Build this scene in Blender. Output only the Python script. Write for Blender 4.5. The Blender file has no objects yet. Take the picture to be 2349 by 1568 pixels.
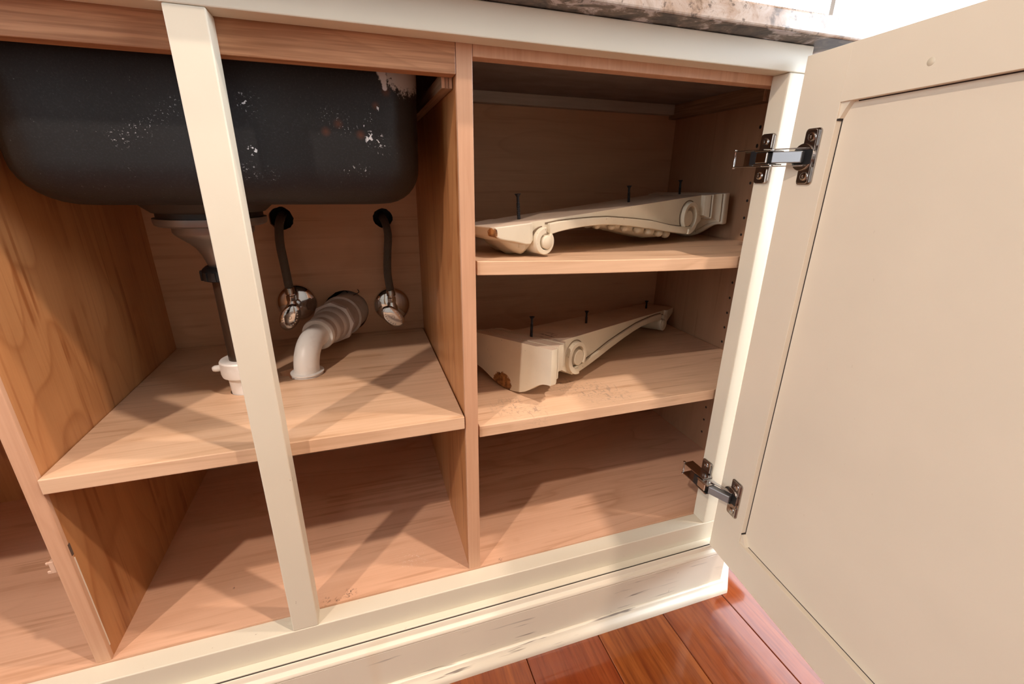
import bpy, bmesh, math, random
from mathutils import Vector, Matrix
random.seed(4)
S = bpy.context.scene
COL = S.collection
PI = math.pi

# ------------------------------------------------------------------ camera
cam_d = bpy.data.cameras.new('camera'); cam = bpy.data.objects.new('camera', cam_d); COL.objects.link(cam)
YAW, PITCH, ROLL, F = 0.3239, -0.3430, 0.0121, 1024.94
_fw = Vector((math.sin(YAW)*math.cos(PITCH), math.cos(YAW)*math.cos(PITCH), math.sin(PITCH)))
_rt = Vector((math.cos(YAW), -math.sin(YAW), 0)); _up = _rt.cross(_fw)
_r2 = math.cos(ROLL)*_rt + math.sin(ROLL)*_up; _u2 = -math.sin(ROLL)*_rt + math.cos(ROLL)*_up
cam.matrix_world = Matrix(((_r2.x, _u2.x, -_fw.x, 0.1358), (_r2.y, _u2.y, -_fw.y, -0.5018), (_r2.z, _u2.z, -_fw.z, 0.7098), (0, 0, 0, 1)))
cam_d.sensor_width = 36; cam_d.lens = F/2349*36; cam_d.clip_start = .02; cam_d.clip_end = 200
S.camera = cam

# ------------------------------------------------------------------ world, lights, exposure
S.view_settings.view_transform = 'Standard'; S.view_settings.look = 'None'
S.view_settings.gamma = 1; S.view_settings.exposure = 0.0; S.view_settings.use_curve_mapping = False
W = bpy.data.worlds.new('sky'); S.world = W; W.use_nodes = True
bg = W.node_tree.nodes['Background']; bg.inputs[0].default_value = (.80, .90, 1, 1); bg.inputs[1].default_value = 6.0
def lamp(name, loc, power, col, rad, aim=None, size=140, blend=.5):
    d = bpy.data.lights.new(name, 'SPOT'); d.energy = power; d.color = col; d.shadow_soft_size = rad
    d.spot_size = math.radians(size); d.spot_blend = blend
    o = bpy.data.objects.new(name, d); COL.objects.link(o); o.location = loc
    if aim: o.rotation_euler = (Vector(aim)-Vector(loc)).to_track_quat('-Z', 'Y').to_euler()
    return o
WARM = (1, .83, .71)
lamp('downlight_lamp', (-1.10, -1.28, 2.30), 130, WARM, .035, (0, 0, 1.0))
lamp('downlight_lamp.001', (1.00, -.88, 2.50), 142, WARM, .035, (.3, 0, .5))
lamp('downlight_lamp.002', (1.50, -.46, 2.52), 100, WARM, .035, (.5, 0, .5))
lamp('fill_lamp', (-.3, -2.1, 2.52), 12, WARM, .06, (.2, 0, .5))  # added weak fill light, not one of the ceiling downlights
def daylight(name, loc, sx, sz, power, col, face=-1):
    d = bpy.data.lights.new(name, 'AREA'); d.shape = 'RECTANGLE'; d.size = sx; d.size_y = sz; d.energy = power; d.color = col
    o = bpy.data.objects.new(name, d); COL.objects.link(o); o.location = loc
    d.spread = math.radians(110 if face < 0 else 150)
    o.rotation_euler = Vector((face, 0, 0)).to_track_quat('-Z', 'Y').to_euler()
    return o
DAY = (.80, .90, 1)
daylight('window_daylight', (2.60, 1.45, 1.45), 2.4, 1.9, 40, DAY)
daylight('window_daylight.002', (-2.80, -1.15, 1.50), 1.9, 1.7, 12, (.95, .97, 1), 1)
daylight('window_daylight.001', (2.60, -1.05, 1.45), 1.9, 1.9, 95, DAY)

# ------------------------------------------------------------------ node helpers
class NT:
    def __init__(s, name):
        s.m = bpy.data.materials.new(name); s.m.use_nodes = True; s.t = s.m.node_tree
        s.b = s.t.nodes['Principled BSDF']
    def n(s, typ, **kw):
        x = s.t.nodes.new(typ)
        for k, v in kw.items():
            if k.startswith('i_'):
                k = k[2:]; k = int(k) if k.isdigit() else k.replace('_', ' ')
                if isinstance(v, bpy.types.NodeSocket): s.t.links.new(v, x.inputs[k])
                else: x.inputs[k].default_value = v
            else: setattr(x, k, v)
        return x
    def link(s, a, b): s.t.links.new(a, b)
    def co(s, scale=(1, 1, 1), loc=(0, 0, 0), rot=(0, 0, 0)):
        tc = s.n('ShaderNodeTexCoord'); mp = s.n('ShaderNodeMapping', i_Vector=tc.outputs['Object'], i_Scale=scale, i_Location=loc, i_Rotation=rot)
        return mp.outputs[0]
    def noise(s, vec, scale, detail=4, rough=.55, dist=0):
        return s.n('ShaderNodeTexNoise', i_Vector=vec, i_Scale=scale, i_Detail=detail, i_Roughness=rough, i_Distortion=dist).outputs['Fac']
    def ramp(s, fac, stops, mode='LINEAR'):
        r = s.n('ShaderNodeValToRGB', i_Fac=fac); e = r.color_ramp.elements; r.color_ramp.interpolation = mode
        while len(e) < len(stops): e.new(.5)
        for q, (p, c) in zip(e, stops):
            q.position = p; q.color = (c, c, c, 1) if isinstance(c, (int, float)) else (*c, 1)
        return r.outputs[0]
    def mix(s, fac, a, b, typ='MIX'):
        x = s.n('ShaderNodeMix', data_type='RGBA', blend_type=typ)
        for i, v in ((0, fac), (6, a), (7, b)):
            if isinstance(v, bpy.types.NodeSocket): s.link(v, x.inputs[i])
            else: x.inputs[i].default_value = v if i == 0 else (*v, 1)
        return x.outputs[2]
    def math(s, op, a, b=0):
        x = s.n('ShaderNodeMath', operation=op)
        for i, v in ((0, a), (1, b)):
            if isinstance(v, bpy.types.NodeSocket): s.link(v, x.inputs[i])
            else: x.inputs[i].default_value = v
        return x.outputs[0]
    def blob(s, c, r, soft=.6, flat=False):     # 1 near point c (object space), 0 beyond r
        d = s.n('ShaderNodeVectorMath', operation='DISTANCE'); s.link(s.co((1, 0 if flat else 1, 1)), d.inputs[0]); d.inputs[1].default_value = (c[0], 0 if flat else c[1], c[2])
        m = s.n('ShaderNodeMapRange', i_Value=d.outputs['Value']); m.inputs['From Min'].default_value = r; m.inputs['From Max'].default_value = r*(1-soft)
        return m.outputs[0]
    def bump(s, h, strength=.2, dist=.001):
        b = s.n('ShaderNodeBump', i_Strength=strength, i_Distance=dist, i_Height=h); s.link(b.outputs[0], s.b.inputs['Normal'])
    def out(s, col=None, rough=.5, metal=0, spec=.5, coat=0):
        for k, v in (('Base Color', col), ('Roughness', rough), ('Metallic', metal), ('Specular IOR Level', spec), ('Coat Weight', coat)):
            if v is None: continue
            if isinstance(v, bpy.types.NodeSocket): s.link(v, s.b.inputs[k])
            elif k == 'Base Color': s.b.inputs[k].default_value = (*v, 1)
            else: s.b.inputs[k].default_value = v
        return s.m

def srgb(*c):
    return tuple((x/255/12.92 if x/255 <= .04045 else ((x/255+.055)/1.055)**2.4) for x in c)

def wood(name, light, mid, dark, axis='x', rough=.42, streak=1.0, pores=.25, cath=.5, coat=0, bs=9, extra=None):
    """procedural wood, grain running along one object axis"""
    N = NT(name)
    st = {'x': (.16, 1, 1), 'y': (1, .16, 1), 'z': (1, 1, .16)}[axis]
    fs = {'x': (.03, 1, 1), 'y': (1, .03, 1), 'z': (1, 1, .03)}[axis]
    v = N.co(st); vf = N.co(fs)
    big = N.noise(v, bs, 3, .5, 1.0)
    fine = N.noise(vf, 260, 3, .6)
    col = N.ramp(big, [(.30, mid), (.50, light), (.72, mid)])
    # soft cathedral figure: thin contour lines of a slow field
    fig = N.noise(v, 5.5, 2, .45, .8)
    wv = N.math('FRACT', N.math('MULTIPLY', fig, 13))
    ln = N.ramp(wv, [(.0, .85*streak), (.12, .30*streak), (.55, 0), (.92, 0), (1, .85*streak)])
    ln = N.math('MULTIPLY', ln, N.ramp(N.noise(N.co(st, (5, 2, 1)), 7, 3), [(.40, .25), (.58, 1)]))
    col = N.mix(ln, col, dark)
    # short mineral streaks
    rare = N.noise(N.co(fs, (3.1, 1.7, .4)), 75, 2, .6, .2)
    spot = N.noise(N.co((1, 1, 1), (1, 4, 2)), 12, 2)
    col = N.mix(N.math('MULTIPLY', N.ramp(rare, [(.56, 0), (.66, cath)]), N.ramp(spot, [(.44, .15), (.58, 1)])), col, dark)
    fr = N.ramp(fine, [(.40, pores), (.60, 0)])
    col = N.mix(fr, col, dark)
    if extra: col = extra(N, col)
    N.bump(fine, .08, .0006)
    return N.out(col, N.ramp(big, [(.3, rough-.05), (.7, rough+.06)]), coat=coat)

# ------------------------------------------------------------------ materials
M_shelf = wood('pale_maple', (.70, .465, .305), (.655, .425, .27), (.42, .23, .12), 'x', .40, .5, .16, .65)
def smudges(N, col):
    s1 = N.noise(N.co((.35, 1, 1), (0, 0, 0), (0, 0, .5)), 300, 3, .65); s2 = N.noise(N.co((1, .3, 1)), 210, 2, .6)
    d = N.math('MAXIMUM', N.ramp(s1, [(.55, 0), (.62, 1)]), N.ramp(s2, [(.58, 0), (.64, 1)])); m = None
    for c, r in (((.335, .075, .387), .045), ((.47, .095, .387), .055), ((.50, .075, .387), .045), ((.36, .055, .387), .03), ((.44, .125, .387), .04)):
        b = N.blob(c, r, .9); m = b if m is None else N.math('MAXIMUM', m, b)
    return N.mix(N.math('MULTIPLY', N.math('MULTIPLY', d, m), .50), col, (.13, .11, .10))
def floor_dirt(N, col):
    s1 = N.ramp(N.noise(N.co(), 330, 3, .7), [(.53, 0), (.60, 1)]); m = None
    for c, r in (((.072, .038, .1415), .012), ((.040, .034, .1415), .009), ((.055, .032, .1415), .006), ((.232, .040, .1415), .005), ((.30, .030, .1415), .006), ((-.09, .10, .1415), .004)):
        b = N.blob(c, r, .9); m = b if m is None else N.math('MAXIMUM', m, b)
    col = N.mix(N.math('MULTIPLY', N.math('MULTIPLY', s1, m), .85), col, (.05, .035, .03))
    w = N.math('MULTIPLY', N.ramp(N.noise(N.co((1, 1, 1), (2, 0, 0)), 300, 3, .7), [(.58, 0), (.66, 1)]), N.blob((.165, .075, .1415), .03, .9))
    return N.mix(N.math('MULTIPLY', w, .5), col, (.85, .74, .66))
M_shelf2 = wood('scuffed_maple', (.70, .465, .305), (.655, .425, .27), (.42, .23, .12), 'x', .40, .5, .16, .65, extra=smudges)
M_part = wood('orange_maple', (.50, .225, .085), (.42, .18, .065), (.29, .095, .027), 'z', .36, .7, .14, .9)
M_floorply = wood('pink_maple', (.68, .405, .265), (.62, .36, .23), (.44, .23, .125), 'x', .40, .55, .12, .6, extra=floor_dirt)
M_back = wood('back_maple', (.57, .335, .205), (.52, .30, .18), (.37, .20, .11), 'x', .5, .35, .10)  # browner, slightly darker maple tone of the back panel
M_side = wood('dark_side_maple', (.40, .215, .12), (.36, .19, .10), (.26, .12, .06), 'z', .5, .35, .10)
M_strip = wood('edge_strip_maple', (.60, .345, .215), (.55, .31, .185), (.43, .22, .12), 'z', .4, .3)
M_apron = wood('apron_oak', (.50, .25, .125), (.43, .205, .10), (.25, .10, .04), 'x', .5, .35, .7, .9, bs=22)
M_ply = wood('raw_plywood', (.36, .23, .14), (.27, .165, .095), (.14, .075, .04), 'y', .7, .9, .6)
M_nailer = wood('grey_nailer', (.46, .40, .35), (.40, .345, .30), (.30, .25, .21), 'x', .6, .2)
M_pine = wood('pine_bottom', (.48, .31, .2), (.42, .26, .16), (.3, .17, .1), 'x', .5, .4)

def paint(name, base, flecks=.5, scuff=0, rough=.42):
    N = NT(name)
    v = N.co()
    col = N.mix(N.ramp(N.noise(v, 9, 3), [(.35, 0), (.7, .5)]), base, tuple(c*.93 for c in base))
    f = N.noise(N.co((1, 1, .45)), 150, 2, .5)
    col = N.mix(N.ramp(f, [(.765, 0), (.785, flecks)]), col, (.20, .10, .04))
    if scuff:
        s1 = N.noise(N.co((.06, 1, 1), (.3, 0, 0), (0, .12, 0)), 120, 3, .65)
        s2 = N.noise(N.co((.5, 1, 1)), 7, 2)
        m = N.math('MULTIPLY', N.ramp(s1, [(.60, 0), (.66, 1)]), N.ramp(s2, [(.50, 0), (.60, scuff)]))
        col = N.mix(m, col, (.16, .13, .11))
        st = N.noise(N.co((1, 1, .1)), 14, 2); col = N.mix(N.ramp(st, [(.68, 0), (.78, .22)]), col, (.62, .42, .22))
    N.bump(N.noise(v, 420, 2), .05, .0004)
    return N.out(col, rough)
CREAM = (.645, .578, .455)
M_cream = paint('cream_paint', CREAM)
M_door = paint('cream_door_paint', (.725, .63, .495), .10)
M_base = paint('scuffed_cream_paint', (.68, .60, .48), .4, .9)
M_groove = NT('dark_joint').out((.03, .02, .015), .9)
M_dark = NT('black_plastic').out((.012, .012, .013), .45)
M_screwblack = NT('black_phosphate_screw').out((.03, .03, .035), .45, .7)
M_chrome = NT('polished_chrome').out((.78, .81, .84), .08, 1)
def nickel():
    N = NT('brushed_nickel'); v = N.co()
    return N.out(N.mix(N.noise(v, 60, 2), (.36, .33, .31), (.50, .46, .43)), .24, 1)
M_nickel = nickel()
M_nickel2 = NT('bright_nickel').out((.60, .58, .56), .16, 1)
M_satin = NT('satin_steel').out((.27, .27, .275), .40, .85)
M_pot = NT('pot_metal_drain').out((.23, .22, .215), .35, .6)
def pvc(name, c, dirt):
    N = NT(name); v = N.co()
    col = N.mix(N.ramp(N.noise(v, 40, 4), [(.5, 0), (.75, dirt)]), c, (.42, .34, .27))
    return N.out(col, .38)
M_pvc = pvc('white_pvc', (.84, .82, .79), .30)
M_pvc2 = pvc('aged_grey_pvc', (.58, .52, .48), .5)
M_pvc3 = pvc('pale_grey_pvc', (.70, .66, .65), .4)
M_brownpipe = NT('dark_tailpiece').out((.075, .050, .035), .35, .5)
def braid():
    N = NT('braided_steel')
    tc = N.n('ShaderNodeTexCoord')
    w1 = N.n('ShaderNodeTexWave', i_Vector=N.co((1, 1, 1), (0, 0, 0), (0, .75, 0)), i_Scale=210.0).outputs['Fac']
    w2 = N.n('ShaderNodeTexWave', i_Vector=N.co((1, 1, 1), (0, 0, 0), (0, -.75, 0)), i_Scale=210.0).outputs['Fac']
    h = N.math('MULTIPLY', w1, w2)
    N.bump(h, .8, .001)
    return N.out(N.ramp(h, [(.1, (.05, .045, .04)), (.8, (.50, .45, .40))]), .40, .25)
M_braid = braid()

def sink_mat():
    N = NT('black_speckled_sink'); v = N.co()
    base = N.ramp(N.noise(v, 5, 4), [(.3, (.010, .0095, .010)), (.7, (.017, .016, .016))])
    base = N.mix(N.ramp(N.noise(v, 500, 2), [(.5, 0), (.75, .5)]), base, (.032, .032, .034))
    # rust smears
    for c, r in (((.1245, .072, .768), .006), ((.111, .072, .760), .006), ((.147, .072, .758), .006), ((.1655, .072, .788), .005), ((.178, .072, .8025), .006)):
        m = N.math('MULTIPLY', N.blob(c, r, 1, True), .38); base = N.mix(m, base, (.20, .055, .015))
    # flecks of white paint in clusters
    sp = N.ramp(N.noise(v, 480, 2, .6), [(.635, 0), (.67, 1)])
    sp2 = N.ramp(N.noise(v, 210, 2, .55), [(.59, 0), (.615, 1)])
    few = N.ramp(N.noise(v, 460, 2, .6), [(.735, 0), (.75, .5)])
    mask = None; mask2 = None
    for c, r, k in (((.113, .072, .776), .011, 1), ((.127, .072, .7755), .011, 1), ((.131, .072, .766), .012, 1), ((.158, .072, .777), .008, 1),
                    ((.1614, .072, .7538), .012, 2), ((.148, .072, .767), .005, 2), ((.1707, .072, .7864), .005, 2), ((.132, .072, .7198), .008, 2), ((.147, .072, .7212), .009, 1),
                    ((.040, .072, .7816), .014, 1), ((.033, .072, .786), .008, 2), ((.0358, .072, .7385), .006, 2), ((.049, .072, .7148), .010, 1), ((.030, .072, .7175), .012, 1),
                    ((-.029, .072, .778), .011, 1), ((-.055, .072, .759), .012, 1), ((-.066, .072, .755), .012, 1), ((-.04, .072, .768), .012, 1), ((-.08, .072, .746), .012, 1), ((.17, .072, .745), .012, 1)):
        b = N.blob(c, r, .9, True)
        if k == 1: mask = b if mask is None else N.math('MAXIMUM', mask, b)
        else: mask2 = b if mask2 is None else N.math('MAXIMUM', mask2, b)
    w = N.math('MAXIMUM', N.math('MULTIPLY', sp, N.math('MULTIPLY', mask, .75)), N.math('MULTIPLY', sp2, N.ramp(mask2, [(.1, 0), (.4, 1)])))
    w = N.math('MAXIMUM', w, N.math('MULTIPLY', few, .35))
    # white overspray in the top right corner, with a run
    ov = N.math('ADD', N.blob((.199, .074, .828), .036, .9, True), N.math('MULTIPLY', N.math('SUBTRACT', N.noise(v, 260, 3, .7), .5), 1.1))
    w = N.math('MAXIMUM', w, N.ramp(ov, [(.30, 0), (.46, .8)]))
    for c, r in (((.1765, .072, .812), .0036), ((.1768, .072, .8085), .0030), ((.177, .072, .806), .0030), ((.176, .072, .8165), .005), ((.1745, .072, .8215), .006)):
        w = N.math('MAXIMUM', w, N.blob(c, r, .3, True))
    col = N.mix(w, base, (.60, .60, .61))
    N.bump(N.noise(v, 600, 2), .25, .0006)
    return N.out(col, .5, spec=.35)
M_sink = sink_mat()

def granite(under=False):
    N = NT('granite_underside_shaded' if under else 'granite'); v = N.co()
    n1 = N.noise(v, 26, 6, .65, .8); n2 = N.noise(N.co((1, 1, 1), (3, 1, 7)), 115, 4, .7); n3 = N.noise(N.co((1, 1, 1), (8, 2, 1)), 14, 5, .6, 1.0)
    if under:  # same stone, its unlit darkness put into the underside colours
        col = N.ramp(n1, [(.36, (.028, .025, .024)), (.48, (.085, .072, .062)), (.56, (.17, .14, .115)), (.62, (.50, .48, .50))])
        col = N.mix(N.ramp(n3, [(.60, 0), (.66, .9)]), col, (.55, .54, .58))
        col = N.mix(N.ramp(n2, [(.56, 0), (.66, .8)]), col, (.022, .020, .020))
        return N.out(col, .55)
    col = N.ramp(n1, [(.34, (.10, .06, .035)), (.44, (.28, .20, .15)), (.56, (.36, .295, .25)), (.70, (.20, .14, .10))])
    col = N.mix(N.ramp(n3, [(.66, 0), (.69, 1)]), col, (.03, .028, .028))
    col = N.mix(N.ramp(n2, [(.56, 0), (.66, .9)]), col, (.10, .075, .06))
    return N.out(col, .12)
M_gran = granite(); M_granU = granite(True)
def toppanel():
    N = NT('grey_substrate'); v = N.co((.5, 1, 1))
    return N.out(N.ramp(N.noise(v, 30, 5), [(.3, (.20, .165, .15)), (.7, (.30, .25, .23))]), .75)
M_sub = toppanel()
def corbel_mat(name, chip):
    N = NT(name); v = N.co()
    col = N.mix(N.ramp(N.noise(v, 22, 4), [(.45, 0), (.75, .5)]), (.70, .62, .475), (.60, .52, .395))
    fl = N.noise(v, 130, 3, .6); col = N.mix(N.ramp(fl, [(.70, 0), (.73, .65)]), col, (.14, .09, .05))
    if chip:
        for c, r in chip:
            d = N.math('ADD', N.blob(c, r, .9), N.math('MULTIPLY', N.math('SUBTRACT', N.noise(v, 160, 4, .7), .5), .5))
            col = N.mix(N.ramp(d, [(.30, 0), (.36, 1)]), col, N.ramp(N.noise(v, 90, 3), [(.35, (.06, .018, .006)), (.6, (.42, .19, .06))]))
    return N.out(col, .5)
def corbel_back():
    N = NT('corbel_back_shaded'); v = N.co()  # grey-brown back, with grazing-light shade darkening the colour itself
    col = N.mix(N.ramp(N.noise(v, 18, 4), [(.4, 0), (.75, .7)]), (.60, .47, .36), (.46, .34, .255))
    s = N.noise(N.co((1, .22, 1), (0, 0, 0), (0, 0, .5)), 150, 3, .6)
    col = N.mix(N.math('MULTIPLY', N.ramp(s, [(.56, 0), (.62, 1)]), N.math('MAXIMUM', N.blob((.075, .02, 0), .030, .5), N.blob((.055, .035, 0), .018, .5))), col, (.03, .028, .03))
    return N.out(col, .55)
M_cbackL = corbel_back()
M_corbU = corbel_mat('corbel_paint_upper', [((.5455, -.034, .010), .020)])
M_corbL = corbel_mat('corbel_paint_lower', [((-.004, -.024, .078), .030)])
def plank_mat():
    N = NT('glossy_cherry_plank')
    oi = N.n('ShaderNodeObjectInfo').outputs['Random']
    tc = N.n('ShaderNodeTexCoord'); add = N.n('ShaderNodeVectorMath', operation='ADD'); N.link(tc.outputs['Object'], add.inputs[0])
    cb = N.n('ShaderNodeCombineXYZ'); N.link(N.math('MULTIPLY', oi, 20), cb.inputs[0]); N.link(N.math('MULTIPLY', oi, 9), cb.inputs[1]); N.link(cb.outputs[0], add.inputs[1])
    mp = N.n('ShaderNodeMapping', i_Vector=add.outputs[0], i_Scale=(1, .06, 1)).outputs[0]
    g = N.noise(mp, 40, 5, .6, .4); g2 = N.noise(mp, 170, 3, .6)
    a = N.ramp(g, [(.25, (.15, .030, .008)), (.5, (.24, .060, .013)), (.75, (.31, .088, .020))])
    a = N.mix(N.ramp(oi, [(.1, 0), (.9, .55)]), a, (.13, .018, .010))
    a = N.mix(N.ramp(g2, [(.35, .45), (.55, 0)]), a, (.08, .014, .006))
    wv = N.noise(N.co((1, .3, 1)), 9, 2)
    N.bump(wv, .03, .004)
    return N.out(a, N.ramp(N.noise(N.co(), 60, 3), [(.4, .09), (.7, .15)]), coat=.25)
M_plank = plank_mat()
def plaster():
    N = NT('white_plaster'); v = N.co(); N.bump(N.noise(v, 200, 3), .08, .001)
    return N.out((.36, .31, .25), .8)
M_wall = plaster()
M_trim = NT('white_trim_paint').out((.80, .80, .78), .4)
def glass():
    N = NT('window_glass')
    tr = N.n('ShaderNodeBsdfTransparent'); gl = N.n('ShaderNodeBsdfGlossy'); gl.inputs['Roughness'].default_value = .02
    mx = N.n('ShaderNodeMixShader'); mx.inputs[0].default_value = .05; N.link(tr.outputs[0], mx.inputs[1]); N.link(gl.outputs[0], mx.inputs[2])
    N.link(mx.outputs[0], N.t.nodes['Material Output'].inputs['Surface']); return N.m
M_glass = glass()
M_clip = NT('clear_plastic_clip').out((.58, .38, .27), .25)

# ------------------------------------------------------------------ mesh helpers
def link(name, bm, mats, parent=None, smooth=False, bevel=0, seg=2, autosm=None):
    bmesh.ops.recalc_face_normals(bm, faces=bm.faces[:])
    me = bpy.data.meshes.new(name); bm.to_mesh(me); bm.free()
    for m in (mats if isinstance(mats, (list, tuple)) else [mats]): me.materials.append(m)
    o = bpy.data.objects.new(name, me); COL.objects.link(o)
    if smooth:
        for p in me.polygons: p.use_smooth = True
        if autosm is not None:
            try: me.set_sharp_from_angle(angle=math.radians(autosm))
            except Exception: pass
    if parent is not None: o.parent = parent
    if bevel:
        b = o.modifiers.new('bevel', 'BEVEL'); b.width = bevel; b.segments = seg; b.limit_method = 'ANGLE'; b.angle_limit = math.radians(40)
        b.harden_normals = False
    return o
def empty(name, loc=(0, 0, 0), parent=None, rot=None):
    o = bpy.data.objects.new(name, None); COL.objects.link(o); o.location = loc; o.empty_display_size = .05
    if rot: o.rotation_euler = rot
    if parent: o.parent = parent
    return o
def tag(o, label, cat, group=None):
    o['label'] = label; o['category'] = cat
    if group: o['group'] = group
    return o
def structure(o): o['kind'] = 'structure'; return o
def box(bm, x0, x1, y0, y1, z0, z1):
    v = [bm.verts.new(p) for p in ((x0, y0, z0), (x1, y0, z0), (x1, y1, z0), (x0, y1, z0), (x0, y0, z1), (x1, y0, z1), (x1, y1, z1), (x0, y1, z1))]
    for f in ((0, 3, 2, 1), (4, 5, 6, 7), (0, 1, 5, 4), (1, 2, 6, 5), (2, 3, 7, 6), (3, 0, 4, 7)): bm.faces.new([v[i] for i in f])
    return v
def board(name, x0, x1, y0, y1, z0, z1, mat, parent=None, bevel=.0012, at=(0, 0, 0)):
    bm = bmesh.new(); box(bm, x0-at[0], x1-at[0], y0-at[1], y1-at[1], z0-at[2], z1-at[2])
    return link(name, bm, mat, parent, bevel=bevel)
def prism(bm, poly, fn, h0, h1):
    """poly of (a,b), fn(a,b,h)->xyz"""
    A = [bm.verts.new(fn(a, b, h0)) for a, b in poly]; B = [bm.verts.new(fn(a, b, h1)) for a, b in poly]; n = len(poly)
    bm.faces.new(A[::-1]); bm.faces.new(B)
    for i in range(n): bm.faces.new((A[i], A[(i+1) % n], B[(i+1) % n], B[i]))
def rrect(a0, a1, b0, b1, r, n=5):
    out = []
    for cx, cy, t in ((a1-r, b1-r, 0), (a0+r, b1-r, 90), (a0+r, b0+r, 180), (a1-r, b0+r, 270)):
        for i in range(n+1):
            t2 = math.radians(t+90*i/n); out.append((cx+r*math.cos(t2), cy+r*math.sin(t2)))
    return out
def frame_of(d):
    d = Vector(d).normalized(); a = Vector((0, 0, 1)) if abs(d.z) < .9 else Vector((1, 0, 0))
    u = d.cross(a).normalized(); return d, u, u.cross(d)
def lathe(bm, o, axis, prof, n=32, u=None, sq=1.0):
    """prof list of (r,h) along axis from o"""
    d, U, V = frame_of(axis); o = Vector(o); rings = []
    for r, h in prof:
        if r <= 1e-6: rings.append([bm.verts.new(o+d*h)])
        else: rings.append([bm.verts.new(o+d*h+U*r*math.cos(2*PI*i/n)+V*r*sq*math.sin(2*PI*i/n)) for i in range(n)])
    for A, B in zip(rings, rings[1:]):
        for i in range(n):
            j = (i+1) % n
            if len(A) == 1 and len(B) == 1: continue
            if len(A) == 1: bm.faces.new((A[0], B[j], B[i]))
            elif len(B) == 1: bm.faces.new((A[i], A[j], B[0]))
            else: bm.faces.new((A[i], A[j], B[j], B[i]))
    for R in (rings[0], rings[-1]):
        if len(R) > 1: bm.faces.new(R)
def tube(bm, pts, r, n=16, rr=None, caps=True):
    pts = [Vector(p) for p in pts]; rings = []; U = None
    for i, p in enumerate(pts):
        d = (pts[min(i+1, len(pts)-1)]-pts[max(i-1, 0)]).normalized()
        if U is None: _, U, _ = frame_of(d)
        U = (U-d*U.dot(d)).normalized(); V = d.cross(U); q = rr[i] if rr else r
        rings.append([bm.verts.new(p+q*(U*math.cos(2*PI*k/n)+V*math.sin(2*PI*k/n))) for k in range(n)])
    for A, B in zip(rings, rings[1:]):
        for k in range(n): bm.faces.new((A[k], A[(k+1) % n], B[(k+1) % n], B[k]))
    if caps: bm.faces.new(rings[0][::-1]); bm.faces.new(rings[-1])
def smoothpath(P, sub=8):
    P = [Vector(p) for p in P]; out = []
    for i in range(len(P)-1):
        p0, p1, p2, p3 = P[max(i-1, 0)], P[i], P[i+1], P[min(i+2, len(P)-1)]
        for k in range(sub):
            t = k/sub; out.append(.5*((2*p1)+(p2-p0)*t+(2*p0-5*p1+4*p2-p3)*t*t+(3*p1-p0-3*p2+p3)*t**3))
    return out+[P[-1]]
def bar(bm, p1, p2, w, h, up=(0, 0, 1)):
    p1, p2 = Vector(p1), Vector(p2); d = (p2-p1).normalized(); up = Vector(up); s = d.cross(up).normalized(); u = s.cross(d)
    vs = []
    for p in (p1, p2):
        for a, b in ((-1, -1), (1, -1), (1, 1), (-1, 1)): vs.append(bm.verts.new(p+s*a*w/2+u*b*h/2))
    for f in ((0, 1, 2, 3), (7, 6, 5, 4), (0, 4, 5, 1), (1, 5, 6, 2), (2, 6, 7, 3), (3, 7, 4, 0)): bm.faces.new([vs[i] for i in f])
def cut(o, cutters):
    for c in cutters:
        m = o.modifiers.new('cut', 'BOOLEAN'); m.operation = 'DIFFERENCE'; m.object = c; m.solver = 'EXACT'
    dg = bpy.context.evaluated_depsgraph_get(); dg.update()
    me = bpy.data.meshes.new_from_object(o.evaluated_get(dg)); old = o.data; o.modifiers.clear(); o.data = me; me.name = o.name
    for c in cutters: bpy.data.objects.remove(c)
def cyl_obj(o, axis, r, h, n=32, jag=0):
    bm = bmesh.new(); lathe(bm, o, axis, [(r, 0), (r, h)], n)
    if jag:
        d = Vector(axis).normalized()
        for i in range(n):
            k = 1+random.uniform(-jag, jag)
            for v in (bm.verts[:][i], bm.verts[:][n+i]):
                q = v.co-Vector(o); a = d*q.dot(d); v.co = Vector(o)+a+(q-a)*k
    return link('cutter', bm, M_dark)

# ------------------------------------------------------------------ measured dimensions (metres)
XM1, XR, XO = .0314, .6695, .7005
ZB, ZT, ZRB, ZC = .139, .8446, .1018, .876
TF = .0265
D1L, D1R, D0R, D0L = .2478, .2655, -.2101, -.2258
YB, XS, ZFL = .4371, .8325, .1415
XL = -.80
ZTOP = .872

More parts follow.
